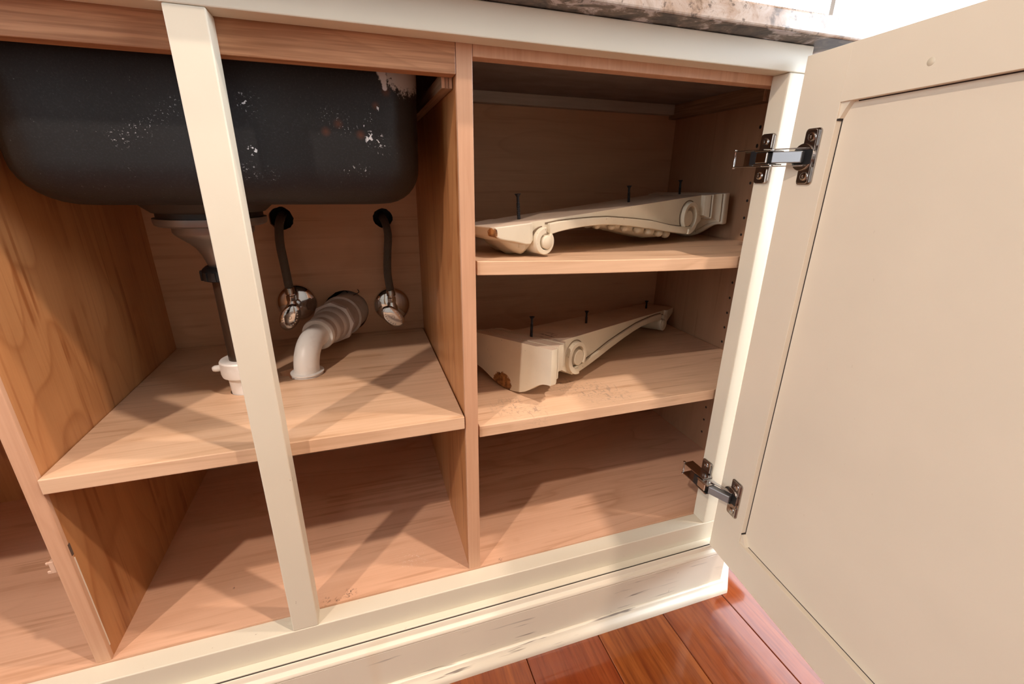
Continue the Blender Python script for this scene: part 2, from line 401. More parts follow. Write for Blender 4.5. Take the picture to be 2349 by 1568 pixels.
# ------------------------------------------------------------------ room
room_x0, room_x1, room_y0, room_y1, room_h = -2.6, 2.4, -3.0, 3.1, 2.6
fl = structure(board('floor', room_x0, room_x1, room_y0, room_y1, -.06, -.014, M_groove, bevel=0))
PW = .1275
def plank_mesh(L, W_):
    bm = bmesh.new(); box(bm, -W_/2+.0005, W_/2-.0005, 0, L-.0008, -.014, 0); me = bpy.data.meshes.new('plank')
    bmesh.ops.bevel(bm, geom=[e for e in bm.edges if all(v.co.z > -.001 for v in e.verts)], offset=.0009, segments=1, affect='EDGES')
    bm.to_mesh(me); bm.free(); me.materials.append(M_plank); return me
lens = [.62, .95, 1.22, 1.5]; pms = [plank_mesh(l, PW) for l in lens]
i = 0; x = .4495-PW*24+PW/2
while x-PW/2 < room_x1-.05:
    if x-PW/2 > room_x0-.13:
        y = room_y0
        while y < room_y1-.3:
            k = random.randrange(4)
            if .3 < x < .95:
                ok = [j for j in range(4) if not -.75 < y+lens[j] < .6]
                if y < -.75 and ok: k = ok[-1] if y+lens[ok[-1]] > .6 or random.random() < .5 else ok[0]
            if y+lens[k] > room_y1+.02:
                fit = [j for j in range(4) if y+lens[j] <= room_y1+.02]
                if not fit: break
                k = fit[-1]
            p = bpy.data.objects.new('plank', pms[k]); COL.objects.link(p); p.parent = fl; p.location = (x, y, 0); y += lens[k]
    x += PW
def wall_with_windows(name, x0, x1, wins):
    bm = bmesh.new(); ys = sorted([room_y0, room_y1]+[w for q in wins for w in q[:2]])
    for a, b in zip(ys, ys[1:]):
        w = [q for q in wins if abs(q[0]-a) < 1e-6]
        if w: box(bm, x0, x1, a, b, 0, w[0][2]); box(bm, x0, x1, a, b, w[0][3], room_h)
        else: box(bm, x0, x1, a, b, 0, room_h)
    return structure(link(name, bm, M_wall))
WINS = [(-2.05, -.10, .50, 2.45), (.28, 2.70, .50, 2.45)]
WINL = [(-2.1, -.2, .65, 2.35)]
wall_with_windows('wall_right', room_x1, room_x1+.12, WINS)
wall_with_windows('wall_left', room_x0-.12, room_x0, WINL)
def window(k, side, a, b, z0, z1, c0=.07, c1=.07):
    X = room_x1 if side > 0 else room_x0
    bx = lambda bm, p, q, *r: box(bm, *sorted((X+side*p, X+side*q)), *r)
    bm = bmesh.new(); t = .045
    bx(bm, .03, .08, a, a+t, z0, z1); bx(bm, .03, .08, b-t, b, z0, z1); bx(bm, .03, .08, a+t, b-t, z0, z0+t); bx(bm, .03, .08, a+t, b-t, z1-t, z1)
    w = structure(link('window_%d' % k, bm, M_trim, bevel=.003)); mid = (a+b)/2
    bm = bmesh.new(); bx(bm, .04, .07, mid-.012, mid+.012, z0+t, z1-t); link('sash_bar', bm, M_trim, w)
    for p, q in ((a+t, mid-.012), (mid+.012, b-t)):
        bm = bmesh.new(); bx(bm, .052, .056, p, q, z0+t, z1-t); link('pane', bm, M_glass, w)
    bm = bmesh.new(); bx(bm, -.018, 0, a-c0, a, z0-.07, z1+.07); bx(bm, -.018, 0, b, b+c1, z0-.07, z1+.07); bx(bm, -.018, 0, a, b, z0-.07, z0); bx(bm, -.018, 0, a, b, z1, z1+.07)
    structure(link('trim_%d' % k, bm, M_trim, bevel=.002))
window(1, 1, *WINS[0]); window(2, 1, *WINS[1]); window(3, -1, *WINL[0])
structure(board('wall_back', room_x0, room_x1, room_y1, room_y1+.1, 0, room_h, M_wall, bevel=0))
structure(board('wall_front', room_x0, room_x1, room_y0-.1, room_y0, 0, room_h, M_wall, bevel=0))
structure(board('ceiling', room_x0, room_x1, room_y0, room_y1, room_h, room_h+.1, M_wall, bevel=0))

# ------------------------------------------------------------------ base cabinet
cab = tag(empty('kitchen_base_cabinet'), 'cream painted kitchen base cabinet standing open with maple interior and one open door', 'cabinet')
board('top_rail', XL, XO, 0, TF, ZT, ZC-.0006, M_cream, cab, .0012)
board('bottom_rail', XL, XO, 0, TF, ZRB-.02, ZB, M_cream, cab, .0012)
board('stile', XR, XO, .0002, TF, ZB+.0002, ZT-.0002, M_cream, cab, .0010)
board('mullion', 0, XM1, .0002, TF, ZB+.0002, ZT-.0002, M_cream, cab, .0012)
board('stile', XL, XL+.05, .0002, TF, ZB+.0002, ZT-.0002, M_cream, cab, .0012)
# partitions of plywood with a solid edge strip each
for (a, b) in ((D1L, D1R), (D0L, D0R)):
    p = board('partition', a+.0004, b-.0004, TF+.006, YB, ZFL, ZTOP, M_part, cab, 0)
    e = board('edge_strip', a, b, TF+.0003, TF+.0065, ZFL, ZTOP, M_strip, p, .0006)
board('back_panel', XL, (D0L+D0R)/2-.0002, YB, YB+.012, .02, ZTOP, M_part, cab, 0)
gl = board('glue_line', D0R-.0006, D0R+.0003, TF+.0058, TF+.0074, .160, .300, NT('pale_glue').out((.70, .58, .45), .6), cab, 0)
board('edge_chip', D0R-.0006, D0R+.0003, TF+.0040, TF+.0076, .304, .320, NT('dark_chip').out((.09, .05, .03), .8), cab, 0)
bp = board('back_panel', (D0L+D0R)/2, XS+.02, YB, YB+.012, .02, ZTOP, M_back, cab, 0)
cut(bp, [cyl_obj((.0008, YB-.02, .6425), (0, 1, 0), .0205, .06, 28, .05), cyl_obj((.181, YB-.02, .641), (0, 1, 0), .0185, .06, 28, .04), cyl_obj((.0945, YB-.02, .459), (0, 1, 0), .0425, .06, 32, .02)])
board('added_cavity_backing', XL, XS+.02, YB+.075, YB+.085, .02, ZTOP, M_dark, cab, 0)  # added black backing, keeps the wall holes dark and stops light leaking in
board('bottom_panel', XL, XS+.02, TF+.0003, YB, ZFL-.018, ZFL, M_floorply, cab, 0)
board('top_panel', XL+.02, XS+.02, TF+.02, YB+.085, ZTOP, ZC-.0006, M_sub, cab, 0)
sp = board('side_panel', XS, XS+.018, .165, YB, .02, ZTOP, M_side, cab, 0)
# shelf-pin bores down the right side panel
for z in [.4015+.0312*k for k in range(14)]+[.7145, .7777, .8083][1:]:
    if z < .86:
        for yy in (.1945,):
            bm = bmesh.new(); lathe(bm, (XS-.0002, yy, z), (1, 0, 0), [(.0026, 0), (.0024, .0003)], 12); link('pin_hole', bm, M_groove, sp)
for z in (.180, .211, .242, .273, .304):
    bm = bmesh.new(); lathe(bm, (XS-.0002, .206, z), (1, 0, 0), [(.0026, 0), (.0024, .0003)], 12); link('pin_hole', bm, M_groove, sp)
def angled(name, o0, o1, z0, z1, mat):
    bm = bmesh.new(); c = .7071
    poly = [(XO+o0*0.414, -o0), (XO+.15+o0*.414+.0, .15-o0), (XO+.15+o1*.414, .15-o1), (XO+o1*.414, -o1)]
    prism(bm, poly, lambda a, b, h: (a, b, h), z0, z1); return link(name, bm, mat, cab)
bm = bmesh.new(); prism(bm, [(XO+.0003, .0006), (XO+.1505, .1508), (XO+.1505, .165), (XO-.018, TF+.0004), (XO+.0003, TF+.0004)][:4], lambda a, b, h: (a, b, h), .002, ZC-.001); link('angled_end_panel', bm, M_cream, cab)
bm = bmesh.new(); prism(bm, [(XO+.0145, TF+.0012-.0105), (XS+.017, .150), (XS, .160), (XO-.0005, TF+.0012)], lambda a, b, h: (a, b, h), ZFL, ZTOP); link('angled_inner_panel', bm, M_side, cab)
board('outer_side_panel', XO+.1330, XO+.1505, .1655, .6, .002, ZC-.001, M_cream, cab, 0)
board('end_panel', XL, XL+.018, TF+.0005, YB, .02, ZTOP, M_part, cab, 0)
board('fixed_shelf', XL+.0185, D0L-.0004, .0310, YB-.0006, .474, .492, M_shelf, cab, 0)
# aprons behind the top rail
board('apron', D0R+.0003, D1L-.0003, TF+.0004, TF+.0195, .8159, ZTOP, M_apron, cab, .0008)
board('apron', XL+.05, D0L-.0003, TF+.0004, TF+.0195, .8159, ZTOP, M_apron, cab, .0008)
board('apron', D1R+.0003, XO-.002, TF+.0004, TF+.0195, .8336, ZTOP, M_strip, cab, .0008)
board('nailer', D1R, XS-.021, YB-.0195, YB-.0003, .852, ZTOP, M_nailer, cab, .0008)
for x0, x1, z0 in ((D1L-.0125, D1L-.0002, .8055), (XS-.0205, XS-.0002, .845)):
    n_ply = 3
    y0_ = .048 if x0 < .5 else .18
    c = board('cleat', x0, x1, y0_, YB-.0006, z0, z0+.0145 if x0 < .5 else ZTOP, M_ply, cab, .0004)
    for k in range(3):
        xa = x0+(x1-x0)*(k+.1)/3
        board('ply_layer', xa, xa+(x1-x0)*.8/3, y0_-.0012, y0_+.0002, z0+.0006, (z0+.014 if x0 < .5 else ZTOP-.001), (M_shelf, M_pine, M_shelf)[k], c, 0)
# mouldings round the foot of the cabinet, mitred onto the angled end
def moulding(name, prof, mat):
    bm = bmesh.new(); path = [(XL, 0), (XO, 0), (XO+.15, .15), (XO+.15, .6)]
    n = [(0, -1), (.7071, -.7071), (1, 0)]; mit = [n[0]]
    for a, b in zip(n, n[1:]):
        k = 1+a[0]*b[0]+a[1]*b[1]; mit.append(((a[0]+b[0])/k, (a[1]+b[1])/k))
    mit.append(n[-1]); rings = [[bm.verts.new((p[0]+m[0]*o, p[1]+m[1]*o, z)) for o, z in prof] for p, m in zip(path, mit)]
    for A, B in zip(rings, rings[1:]):
        for k in range(len(prof)): bm.faces.new((A[k], A[(k+1) % len(prof)], B[(k+1) % len(prof)], B[k]))
    bm.faces.new(rings[0]); bm.faces.new(rings[-1][::-1])
    return link(name, bm, mat, cab, smooth=True, autosm=28)
moulding('ledge_moulding', [(.0002, .084), (.0002, .1018), (.0108, .1018), (.0116, .1012), (.0118, .1004), (.0118, .084)], M_cream)
moulding('joint_line', [(.0116, .09), (.0116, .1000), (.0140, .1000), (.0140, .09)], M_groove)
moulding('base_moulding', [(.0138, .001), (.0138, .1002), (.0144, .1010), (.0154, .1007), (.0164, .0992), (.0170, .0965), (.0180, .0940), (.0202, .0922), (.0228, .0910), (.0243, .0890), (.0247, .0868), (.0242, .0852), (.0236, .0842), (.0240, .0838), (.0240, .001)], M_base)
moulding('shoe_moulding', [(.0243, .0), (.0243, .0205), (.0262, .0208), (.0285, .0196), (.0298, .0170), (.0318, .0140), (.0350, .0115), (.0376, .0085), (.0386, .0050), (.0387, .0)], M_base)
board('plinth', XL, XO, .0002, .012, .002, ZRB-.0205, M_groove, cab, 0)

# door, hung on the right stile and swung open towards the camera
DA = 1.6798
door = empty('door', (.6768, -.0148, .104), cab, (0, 0, 0))
_dx = Vector((math.cos(DA), -math.sin(DA), 0)); _dn = Vector((-math.sin(DA), -math.cos(DA), 0))  # along the door, and out of its inner face
door.matrix_local = Matrix(((_dx.x, _dn.x, 0, .6768), (_dx.y, _dn.y, 0, -.0148), (0, 0, 1, .104), (0, 0, 0, 1)))
DWID, DH, DS = .655, .7552, .062
def dboard(name, a0, a1, z0, z1, n0, n1, mat=M_door, bevel=.0012): return board(name, a0, a1, n0, n1, z0, z1, mat, door, bevel)
DB, DT = .165-.104, .8002-.104
dboard('door_stile', 0, DS, 0, DH, -.020, 0, M_door, .0004)
dboard('door_stile', DWID-DS, DWID, 0, DH, -.020, 0)
dboard('door_rail', DS-.0004, DWID-DS+.0004, 0, DB, -.020, -.00002, M_door, .0004)
dboard('door_rail', DS-.0004, DWID-DS+.0004, DT, DH, -.020, -.00002, M_door, .0004)
dboard('door_panel', DS-.004, DWID-DS+.004, DB-.004, DT+.004, -.014, -.0085, M_door, 0)
for a0, z0, sa, sz in ((DS, DB, 1, 1), (DS, DT, 1, -1), (DWID-DS, DB, -1, 1), (DWID-DS, DT, -1, -1)):
    bm = bmesh.new(); k = .0135
    prism(bm, [(a0, z0), (a0+sa*k*.85, z0), (a0+sa*k*.5, z0+sz*k*.55), (a0+sa*.002, z0+sz*k*1.25), (a0, z0+sz*k*1.25)], lambda a, b, h: (a, h, b), -.0085, -.0022)
    link('corner_chip', bm, M_door, door)
    bm = bmesh.new(); zz = z0+sz*.0172; box(bm, *sorted((a0, a0+sa*.0010)), -.0085, -.0006, *sorted((zz, zz+sz*.0022))); link('corner_gap', bm, M_groove, door)
for a0, a1, z0, z1 in ((DS, DS+.0009, DB, DT-.016), (DS+.016, DWID-DS, DT-.0010, DT), (DS+.012, DWID-DS, DB, DB+.0006)):
    bm = bmesh.new(); box(bm, a0, a1, -.0086, -.0078, z0, z1); link('panel_gap', bm, M_groove, door)
bm = bmesh.new(); lathe(bm, (.152, .0005, .717), (0, -1, 0), [(0, 0), (.0035, .0003), (.0043, .0013)], 20); link('bumper_pad', bm, NT('clear_bumper').out((.60, .52, .39), .4), door, smooth=True)

# hinges: mounting plate on the stile edge, cranked arm, cup plate on the door
def hinge(zc):
    h = empty('hinge', (XR, 0, zc), cab)
    # coordinates local to (XR,0,zc); +x into the stile
    f = lambda a, b, t: (t, a, b)
    bm = bmesh.new(); prism(bm, rrect(.0015, .0245, -.0315, .0315, .0045), f, -.0026, -.0001); link('mounting_plate', bm, M_nickel, h, bevel=.0006)
    for s in (-1, 1):
        bm = bmesh.new(); prism(bm, rrect(.0030, .0078, min(s*.0125, s*.0308), max(s*.0125, s*.0308), .0016), f, -.0050, -.0026)
        link('plate_rib', bm, M_nickel2, h, bevel=.0007)
    for s in (-1, 1):
        bm = bmesh.new(); lathe(bm, (-.0026, .0158, s*.0215), (-1, 0, 0), [(.0050, 0), (.0048, .0010), (.0036, .0016), (.0018, .0016), (.0014, .0006), (0, .0006)], 20); link('screw', bm, M_nickel2, h, smooth=True, autosm=40)
    # long channel running back into the cabinet
    bm = bmesh.new()
    for s in (-1, 1): box(bm, -.0230, -.0030, -.004, .046, min(s*.0094, s*.0108), max(s*.0094, s*.0108))
    box(bm, -.0045, -.0030, -.004, .046, -.0094, .0094)
    link('arm_channel', bm, M_nickel2, h, bevel=.0004)
    bm = bmesh.new(); lathe(bm, (-.0210, .0462, -.0125), (0, 0, 1), [(.0022, 0), (.0024, .0012), (.0013, .0026), (.0013, .0224), (.0024, .0238), (.0022, .025)], 14); link('rear_pin', bm, M_nickel2, h, smooth=True, autosm=40)
    bm = bmesh.new(); box(bm, -.0250, -.0060, .004, .0155, -.0085, .0085); link('spring_block', bm, M_dark, h, bevel=.0008)
    bm = bmesh.new(); box(bm, -.0262, -.0062, -.0135, .0045, -.0068, .0068); link('inner_link', bm, M_nickel2, h, bevel=.0012)
    bm = bmesh.new()
    for s in (-1, 1): box(bm, -.0268, -.0050, -.0190, .0060, min(s*.0072, s*.0088), max(s*.0072, s*.0088))
    link('link_cheek', bm, M_nickel2, h, bevel=.0004)
    for s in (-1, 1):
        bm = bmesh.new(); lathe(bm, (-.0145, -.0115, s*.0088), (0, 0, s), [(.0028, 0), (.0028, .0008), (.0016, .0010), (.0012, .0005), (0, .0005)], 14); link('rivet', bm, M_chrome, h)
    # knuckle to cup
    p1 = Vector((-.0185, -.0165, 0)); p2 = Vector((.6768, -.0148, 0))+_dx*.0345+_dn*.0085-Vector((XR, 0, 0))
    bm = bmesh.new(); bar(bm, p1, p2, .0110, .0135); link('front_link', bm, M_satin, h, bevel=.0010)
    bm = bmesh.new()
    for s in (-1, 1): bar(bm, p1+Vector((.006, .004, s*.0102)), p2+Vector((.003, 0, s*.0102)), .006, .0012)
    link('link_cheek', bm, M_nickel, h, bevel=.0003)
    # cup plate in door coordinates
    g = lambda a, b, t: tuple(Vector((.6768, -.0148, 0))+_dx*a+_dn*t+Vector((0, 0, b))-Vector((XR, 0, 0)))
    bm = bmesh.new(); prism(bm, rrect(.0240, .0475, -.0325, .0325, .0045), g, .0001, .0022); link('cup_plate', bm, M_nickel, h, bevel=.0006)
    bm = bmesh.new(); prism(bm, rrect(.0255, .0435, -.0312, .0312, .004), g, .0022, .0036); link('cup_plate_step', bm, M_nickel, h, bevel=.0008)
    bm = bmesh.new(); c = [( .0285+.0160*math.cos(t), .0160*math.sin(t)) for t in [2*PI*k/36 for k in range(36)]]; prism(bm, c, g, .0001, .0052); link('cup_rim', bm, M_nickel, h, bevel=.0008)
    bm = bmesh.new(); prism(bm, rrect(.0180, .0440, -.0085, .0085, .002), g, .0050, .0056); link('cup_well', bm, M_dark, h)
    for s in (-1, 1):
        bm = bmesh.new(); lathe(bm, g(.0365, s*.0225, .0036), tuple(_dn), [(.0052, 0), (.0050, .0011), (.0038, .0016), (.0018, .0016), (.0014, .0006), (0, .0006)], 20); link('screw', bm, M_nickel2, h, smooth=True, autosm=40)
        bm = bmesh.new(); prism(bm, rrect(.0438, .0452, min(s*.012, s*.0300), max(s*.012, s*.0300), .0006), g, .0022, .0040); link('plate_rib', bm, M_nickel2, h)
    return h
hinge(.7435); hinge(.2305)

# small worn clip on the front strip of the left partition
bm = bmesh.new(); box(bm, -.2310, D0L-.0002, TF+.0010, TF+.0100, .2880, .3035); box(bm, -.2345, -.2308, TF+.0010, TF+.0036, .2880, .2915); box(bm, -.2335, -.2308, TF+.0010, TF+.0030, .3005, .3035)
tag(link('shelf_clip', bm, M_clip, bevel=.0006), 'small clear plastic clip stuck beside the left partition strip', 'clip')

# ------------------------------------------------------------------ countertop
bm = bmesh.new()
prism(bm, [(-.95, -.0312), (.752, -.0312), (.950, .1668), (.950, .66), (-.95, .66)], lambda a, b, h: (a, b, h), ZC, .8985)
bm.faces.ensure_lookup_table()
ct = link('granite_countertop', bm, [M_gran, M_granU], bevel=.0030, seg=3)
for p in ct.data.polygons:
    if p.normal.z < -.9: p.material_index = 1
tag(ct, 'mottled granite countertop slab with dark underside resting on the cream cabinet', 'countertop')

# ------------------------------------------------------------------ shelves
def shelf(name, x0, x1, y0, y1, z0, zl, zr, sag, label, group=None):
    bm = bmesh.new(); n = 16; rows = []
    for i in range(n+1):
        t = i/n; x = x0+(x1-x0)*t; z = (zl+(zr-zl)*t)-sag*4*t*(1-t)
        rows.append([bm.verts.new((x, y, zz)) for y, zz in ((y0, z-z0), (y1, z-z0), (y1, z), (y0, z))])
    for A, B in zip(rows, rows[1:]):
        for k in range(4): bm.faces.new((A[k], A[(k+1) % 4], B[(k+1) % 4], B[k]))
    bm.faces.new(rows[0]); bm.faces.new(rows[-1][::-1])
    o = link(name, bm, M_shelf, bevel=.0009); tag(o, label, 'shelf', group); return o
s_sink = shelf('wooden_shelf', D0R+.0006, .2462, .0244, YB-.0004, .0182, .4106, .4106, 0, 'pale maple shelf under the black sink with pipes passing through it')
bmc = bmesh.new(); prism(bmc, [(-.012, .2440), (.012, .2380), (.030, .2350), (.036, .268), (.014, .276), (-.010, .262)], lambda a, b, h: (a, b, h), .35, .45)
cut(s_sink, [cyl_obj((.031, .243, .35), (0, 0, 1), .0265, .1, 32, .03), cyl_obj((-.048, .206, .35), (0, 0, 1), .0225, .1)]+[link('cutter', bmc, M_dark)])
# right bay: clipped at the angled end
def shelf_r(y0, th, zl, zr, sag, label, mat):
    bm = bmesh.new(); n = 18; rows = []; x0, x1 = D1R+.0035, XS-.002
    for i in range(n+1):
        t = i/n; x = x0+(x1-x0)*t; z = (zl+(zr-zl)*t)-sag*4*t*(1-t); ya = y0 if x < .695 else y0+(x-.695)*.95
        rows.append([bm.verts.new((x, y, zz)) for y, zz in ((ya, z-th), (YB-.001, z-th), (YB-.001, z), (ya, z))])
    for A, B in zip(rows, rows[1:]):
        for k in range(4): bm.faces.new((A[k], A[(k+1) % 4], B[(k+1) % 4], B[k]))
    bm.faces.new(rows[0]); bm.faces.new(rows[-1][::-1])
    return tag(link('wooden_shelf', bm, mat, bevel=.0010), label, 'shelf')
shelf_r(.0343, .0180, .3868, .3868, 0, 'scuffed lower maple shelf with dark marks in the right bay', M_shelf2)
shelf_r(.0343, .0178, .6180, .6090, .0035, 'bowed upper maple shelf in the right bay sloping down to the right', M_shelf)

# ------------------------------------------------------------------ sink
sink = tag(empty('sink', (.0115, .235, ZTOP)), 'black undermount sink bowl with white paint flecks hanging below the countertop', 'sink')
def rr_outline(hx, hy, r, n=10): return rrect(-hx, hx, -hy, hy, r, n)
bm = bmesh.new(); rings = []; HX, HY = .2075, .165; RB = .044; depth = ZTOP-.6815
prof = [(0, 0), (.0015, -.05), (.003, -.10), (.004, -(depth-RB))]
for k in range(1, 9):
    t = PI/2*k/8; prof.append((.004+RB*(1-math.cos(t)), -(depth-RB)-RB*math.sin(t)))
for ins, z in prof:
    r = max(.012, .050-ins*.4)
    rings.append([bm.verts.new((a, b, z)) for a, b in rr_outline(HX-ins, HY-ins, r)])
for A, B in zip(rings, rings[1:]):
    for k in range(len(A)): bm.faces.new((A[k], A[(k+1) % len(A)], B[(k+1) % len(A)], B[k]))
bm.faces.new(rings[-1])
for v in bm.verts: v.co = v.co
# object coordinates for the paint clusters are world-like: shift mesh into world and keep the bowl at the origin
for v in bm.verts: v.co += Vector((.0115, .235, ZTOP))
bowl = link('bowl', bm, M_sink, None, smooth=True, autosm=60); bowl.parent = sink; bowl.location = (-.0115, -.235, -ZTOP)
bm = bmesh.new(); lathe(bm, (-.048-.0115, .205-.235, .6830-ZTOP), (0, 0, -1), [(.082, 0), (.076, .003), (.067, .011), (.064, .0135), (0, .0135)], 40); link('drain_boss', bm, NT('bare_sink_boss').out((.028, .022, .018), .6), sink, smooth=True, autosm=50)

DX, DY = -.048, .205
dr = tag(empty('sink_drain', (DX, DY, .4106)), 'grey metal sink drain and dark tailpiece hanging below the black sink', 'drain')
def ring_part(name, prof, mat, parent, z0, n=40, o=(0, 0)):
    bm = bmesh.new(); lathe(bm, (o[0], o[1], z0-.4106), (0, 0, 1), prof, n); return link(name, bm, mat, parent, smooth=True, autosm=35)
ring_part('gasket', [(.0605, 0), (.0605, .007)], M_dark, dr, .6625)
ring_part('flange_nut', [(.060, 0), (.0635, .002), (.0645, .006), (.0645, .010), (.062, .0105), (0, .0105)], M_pot, dr, .6525)
ring_part('strainer_cup', [(.0150, 0), (.0165, .004), (.0200, .016), (.0250, .026), (.0315, .033), (.0400, .040), (.0455, .045), (.0470, .048), (.0470, .0565)], M_pot, dr, .5965)
nut = ring_part('slip_nut', [(.0225, 0), (.0265, .002), (.0265, .012), (.0235, .0165), (.0200, .0195)], M_dark, dr, .5785)
bm = bmesh.new()
for k in range(14):
    a = 2*PI*k/14; c, s = math.cos(a), math.sin(a); bar(bm, (.0262*c, .0262*s, .5805-.4106), (.0262*c, .0262*s, .5920-.4106), .005, .003, (c, s, 0))
link('nut_rib', bm, M_dark, nut)
ring_part('tailpiece', [(.0159, 0), (.0159, .152)], M_brownpipe, dr, .4300)
cp = ring_part('slip_coupling', [(.0200, -.045), (.0205, 0), (.0215, .018), (.0225, .024), (.0280, .026), (.0290, .030), (.0290, .048), (.0275, .0500), (.0170, .0500)], M_pvc, dr, .4115)
for a in (PI, .95*PI+PI/2*1.9):
    bm = bmesh.new(); c, s = math.cos(a), math.sin(a); tube(bm, [(.024*c, .024*s, .0385), (.036*c, .036*s, .0380), (.039*c, .039*s, .0375)], .0048, 12, [.0052, .0048, .0036]); link('lug', bm, M_pvc, cp, smooth=True)

# ------------------------------------------------------------------ waste pipe
wp = tag(empty('waste_pipe', (.0324, .242, .4106)), 'white plastic waste pipe elbow rising from the shelf into the back panel', 'pipe')
UD = Vector((.314, .949, 0)).normalized(); Rb = .042; zb0 = .0060
pts = [Vector((0, 0, -.03)), Vector((0, 0, zb0-.01)), Vector((0, 0, zb0))]
for k in range(1, 13):
    t = PI/2*k/12; pts.append(Vector((0, 0, zb0))+UD*Rb*(1-math.cos(t))+Vector((0, 0, Rb*math.sin(t))))
zc = zb0+Rb
pts.append(UD*.066+Vector((0, 0, zc)))
bm = bmesh.new(); tube(bm, pts, .0196, 28); link('elbow', bm, M_pvc, wp, smooth=True, autosm=60)
bm = bmesh.new(); lathe(bm, (0, .0005, .0004), (0, 0, 1), [(.0205, -.014), (.0240, -.012), (.0242, .0012), (.0255, .0024), (.0255, .0042), (.0205, .0046)], 36); link('socket_rim', bm, M_pvc, wp, smooth=True, autosm=40)
def along(name, prof, mat, n=36):
    bm = bmesh.new(); lathe(bm, (0, 0, zc), tuple(UD), prof, n); return link(name, bm, mat, wp, smooth=True, autosm=38)
along('collar', [(.0200, .056), (.0262, .0545), (.0275, .0575), (.0275, .0625), (.0255, .065)], M_pvc)
along('hub', [(.0240, .064), (.0248, .080), (.0282, .083), (.0292, .087), (.0288, .104), (.0318, .107), (.0328, .112), (.0322, .126)], M_pvc2)
along('octagon_nut', [(.0330, .123), (.0392, .1245), (.0392, .1340), (.0345, .136)], M_pvc3, 8)
along('wall_pipe', [(.0345, .134), (.0352, .150), (.0352, .166), (.0355, .168), (.0392, .1695), (.0392, .178), (.0372, .180), (.0372, .2600)], M_pvc2)
bm = bmesh.new(); tube(bm, smoothpath([(.097, .446, .500), (.1066, .437, .4900), (.113, .430, .4935), (.1212, .425, .4985), (.1225, .424, .5010), (.1205, .423, .5055)], 5), .0007, 8)
tag(link('wire', bm, M_dark, smooth=True), 'thin bent dark wire poking from the pipe hole in back panel', 'wire')

# ------------------------------------------------------------------ stop valves and hoses
def valve(x, z, hx, hz, tilt, label):
    v = tag(empty('stop_valve', (x, YB, z)), label, 'valve', 'chrome stop valves on the back panel')
    bm = bmesh.new(); lathe(bm, (0, 0, 0), (0, -1, 0), [(.0365, .0002), (.0365, .0016), (.0345, .0050), (.0280, .0088), (.0200, .0112), (.0125, .0130), (.0095, .0135), (0, .0135)], 48); link('escutcheon', bm, M_chrome, v, smooth=True, autosm=50)
    bx = (hx-x)*.55; bz = (hz-z)*.45
    bm = bmesh.new(); tube(bm, [(0, -.010, 0), (bx*.6, -.024, bz*.5), (bx, -.036, bz)], .0085, 20); link('inlet_stub', bm, M_chrome, v, smooth=True)
    bm = bmesh.new(); lathe(bm, (bx, -.042, bz-.012), (0, 0, 1), [(.0085, 0), (.0105, .003), (.0110, .012), (.0105, .022), (.0080, .027), (.0075, .032)], 24); link('valve_body', bm, M_chrome, v, smooth=True, autosm=45)
    bm = bmesh.new(); lathe(bm, (bx, -.042, bz+.019), (0, 0, 1), [(.0085, 0), (.0092, .001), (.0092, .009), (.0078, .0105), (.0068, .016)], 6); link('compression_nut', bm, M_chrome, v, bevel=.0006)
    bm = bmesh.new(); tube(bm, [(bx, -.050, bz), (hx-x, -.064, hz-z)], .0060, 16); link('valve_stem', bm, M_chrome, v, smooth=True)
    # oval dished handle
    bm = bmesh.new(); T = Matrix.Rotation(tilt, 4, 'Y')
    lathe(bm, (0, 0, 0), (0, -1, 0), [(.0110, -.004), (.0160, .000), (.0190, .0040), (.0196, .0065), (.0186, .0086), (.0150, .0100), (.0080, .0106), (0, .0107)], 40)
    for q in bm.verts: q.co = T @ Vector((q.co.x*.84, q.co.y, q.co.z*1.34)); q.co += Vector((hx-x, -.064, hz-z))
    hd = link('handle', bm, M_chrome, v, smooth=True, autosm=50)
    bm = bmesh.new(); lathe(bm, (hx-x, -.0726, hz-z), (0, -1, 0), [(.0042, 0), (.0040, .0018), (.0028, .0022), (.0016, .0014), (0, .0014)], 16); link('handle_screw', bm, M_nickel, hd, smooth=True, autosm=40)
    bm = bmesh.new()
    for s in (-1, 1):
        for k in range(7):
            a = (-.9+.3*k); c = Vector((.0118*math.cos(a)*s, -.0747-.0003, .0178*math.sin(a)*1.0)); c = T @ Vector((c.x, 0, c.z)); bar(bm, (c.x+hx-x-.0010, -.0752, c.z+hz-z), (c.x+hx-x+.0010, -.0752, c.z+hz-z+.0012), .0008, .0010)
    link('raised_marks', bm, M_nickel2, hd)
    return (x+bx, YB-.042, z+bz+.034)
o1 = valve(.0060, .4830, .0005, .4740, math.radians(28), 'chrome stop valve on the back panel left of the white waste pipe')
o2 = valve(.1852, .4665, .1815, .4600, math.radians(-40), 'chrome stop valve on the back panel right of the white waste pipe')
def hose(o, mids, label):
    h = tag(empty('supply_hose', o), label, 'hose', 'braided supply hoses')
    P = smoothpath([o]+mids, 8); bm = bmesh.new(); tube(bm, [p-Vector(o) for p in P], .0074, 20); link('braided_sleeve', bm, M_braid, h, smooth=True)
    d = (P[1]-P[0]).normalized(); bm = bmesh.new(); lathe(bm, (0, 0, -.003), tuple(d), [(.0070, 0), (.0084, .001), (.0084, .012), (.0076, .013)], 20); link('ferrule', bm, M_nickel, h, smooth=True, autosm=40)
hose(o1, [(.0005, .396, .560), (-.0025, .404, .600), (-.0020, .420, .630), (.0005, .440, .6440), (.001, .475, .650)], 'braided grey supply hose from left valve up to the left wall hole')
hose(o2, [(.1795, .396, .540), (.1830, .404, .580), (.1870, .412, .610), (.1850, .428, .630), (.1815, .445, .640), (.180, .475, .645)], 'braided grey supply hose from right valve up to the right wall hole')

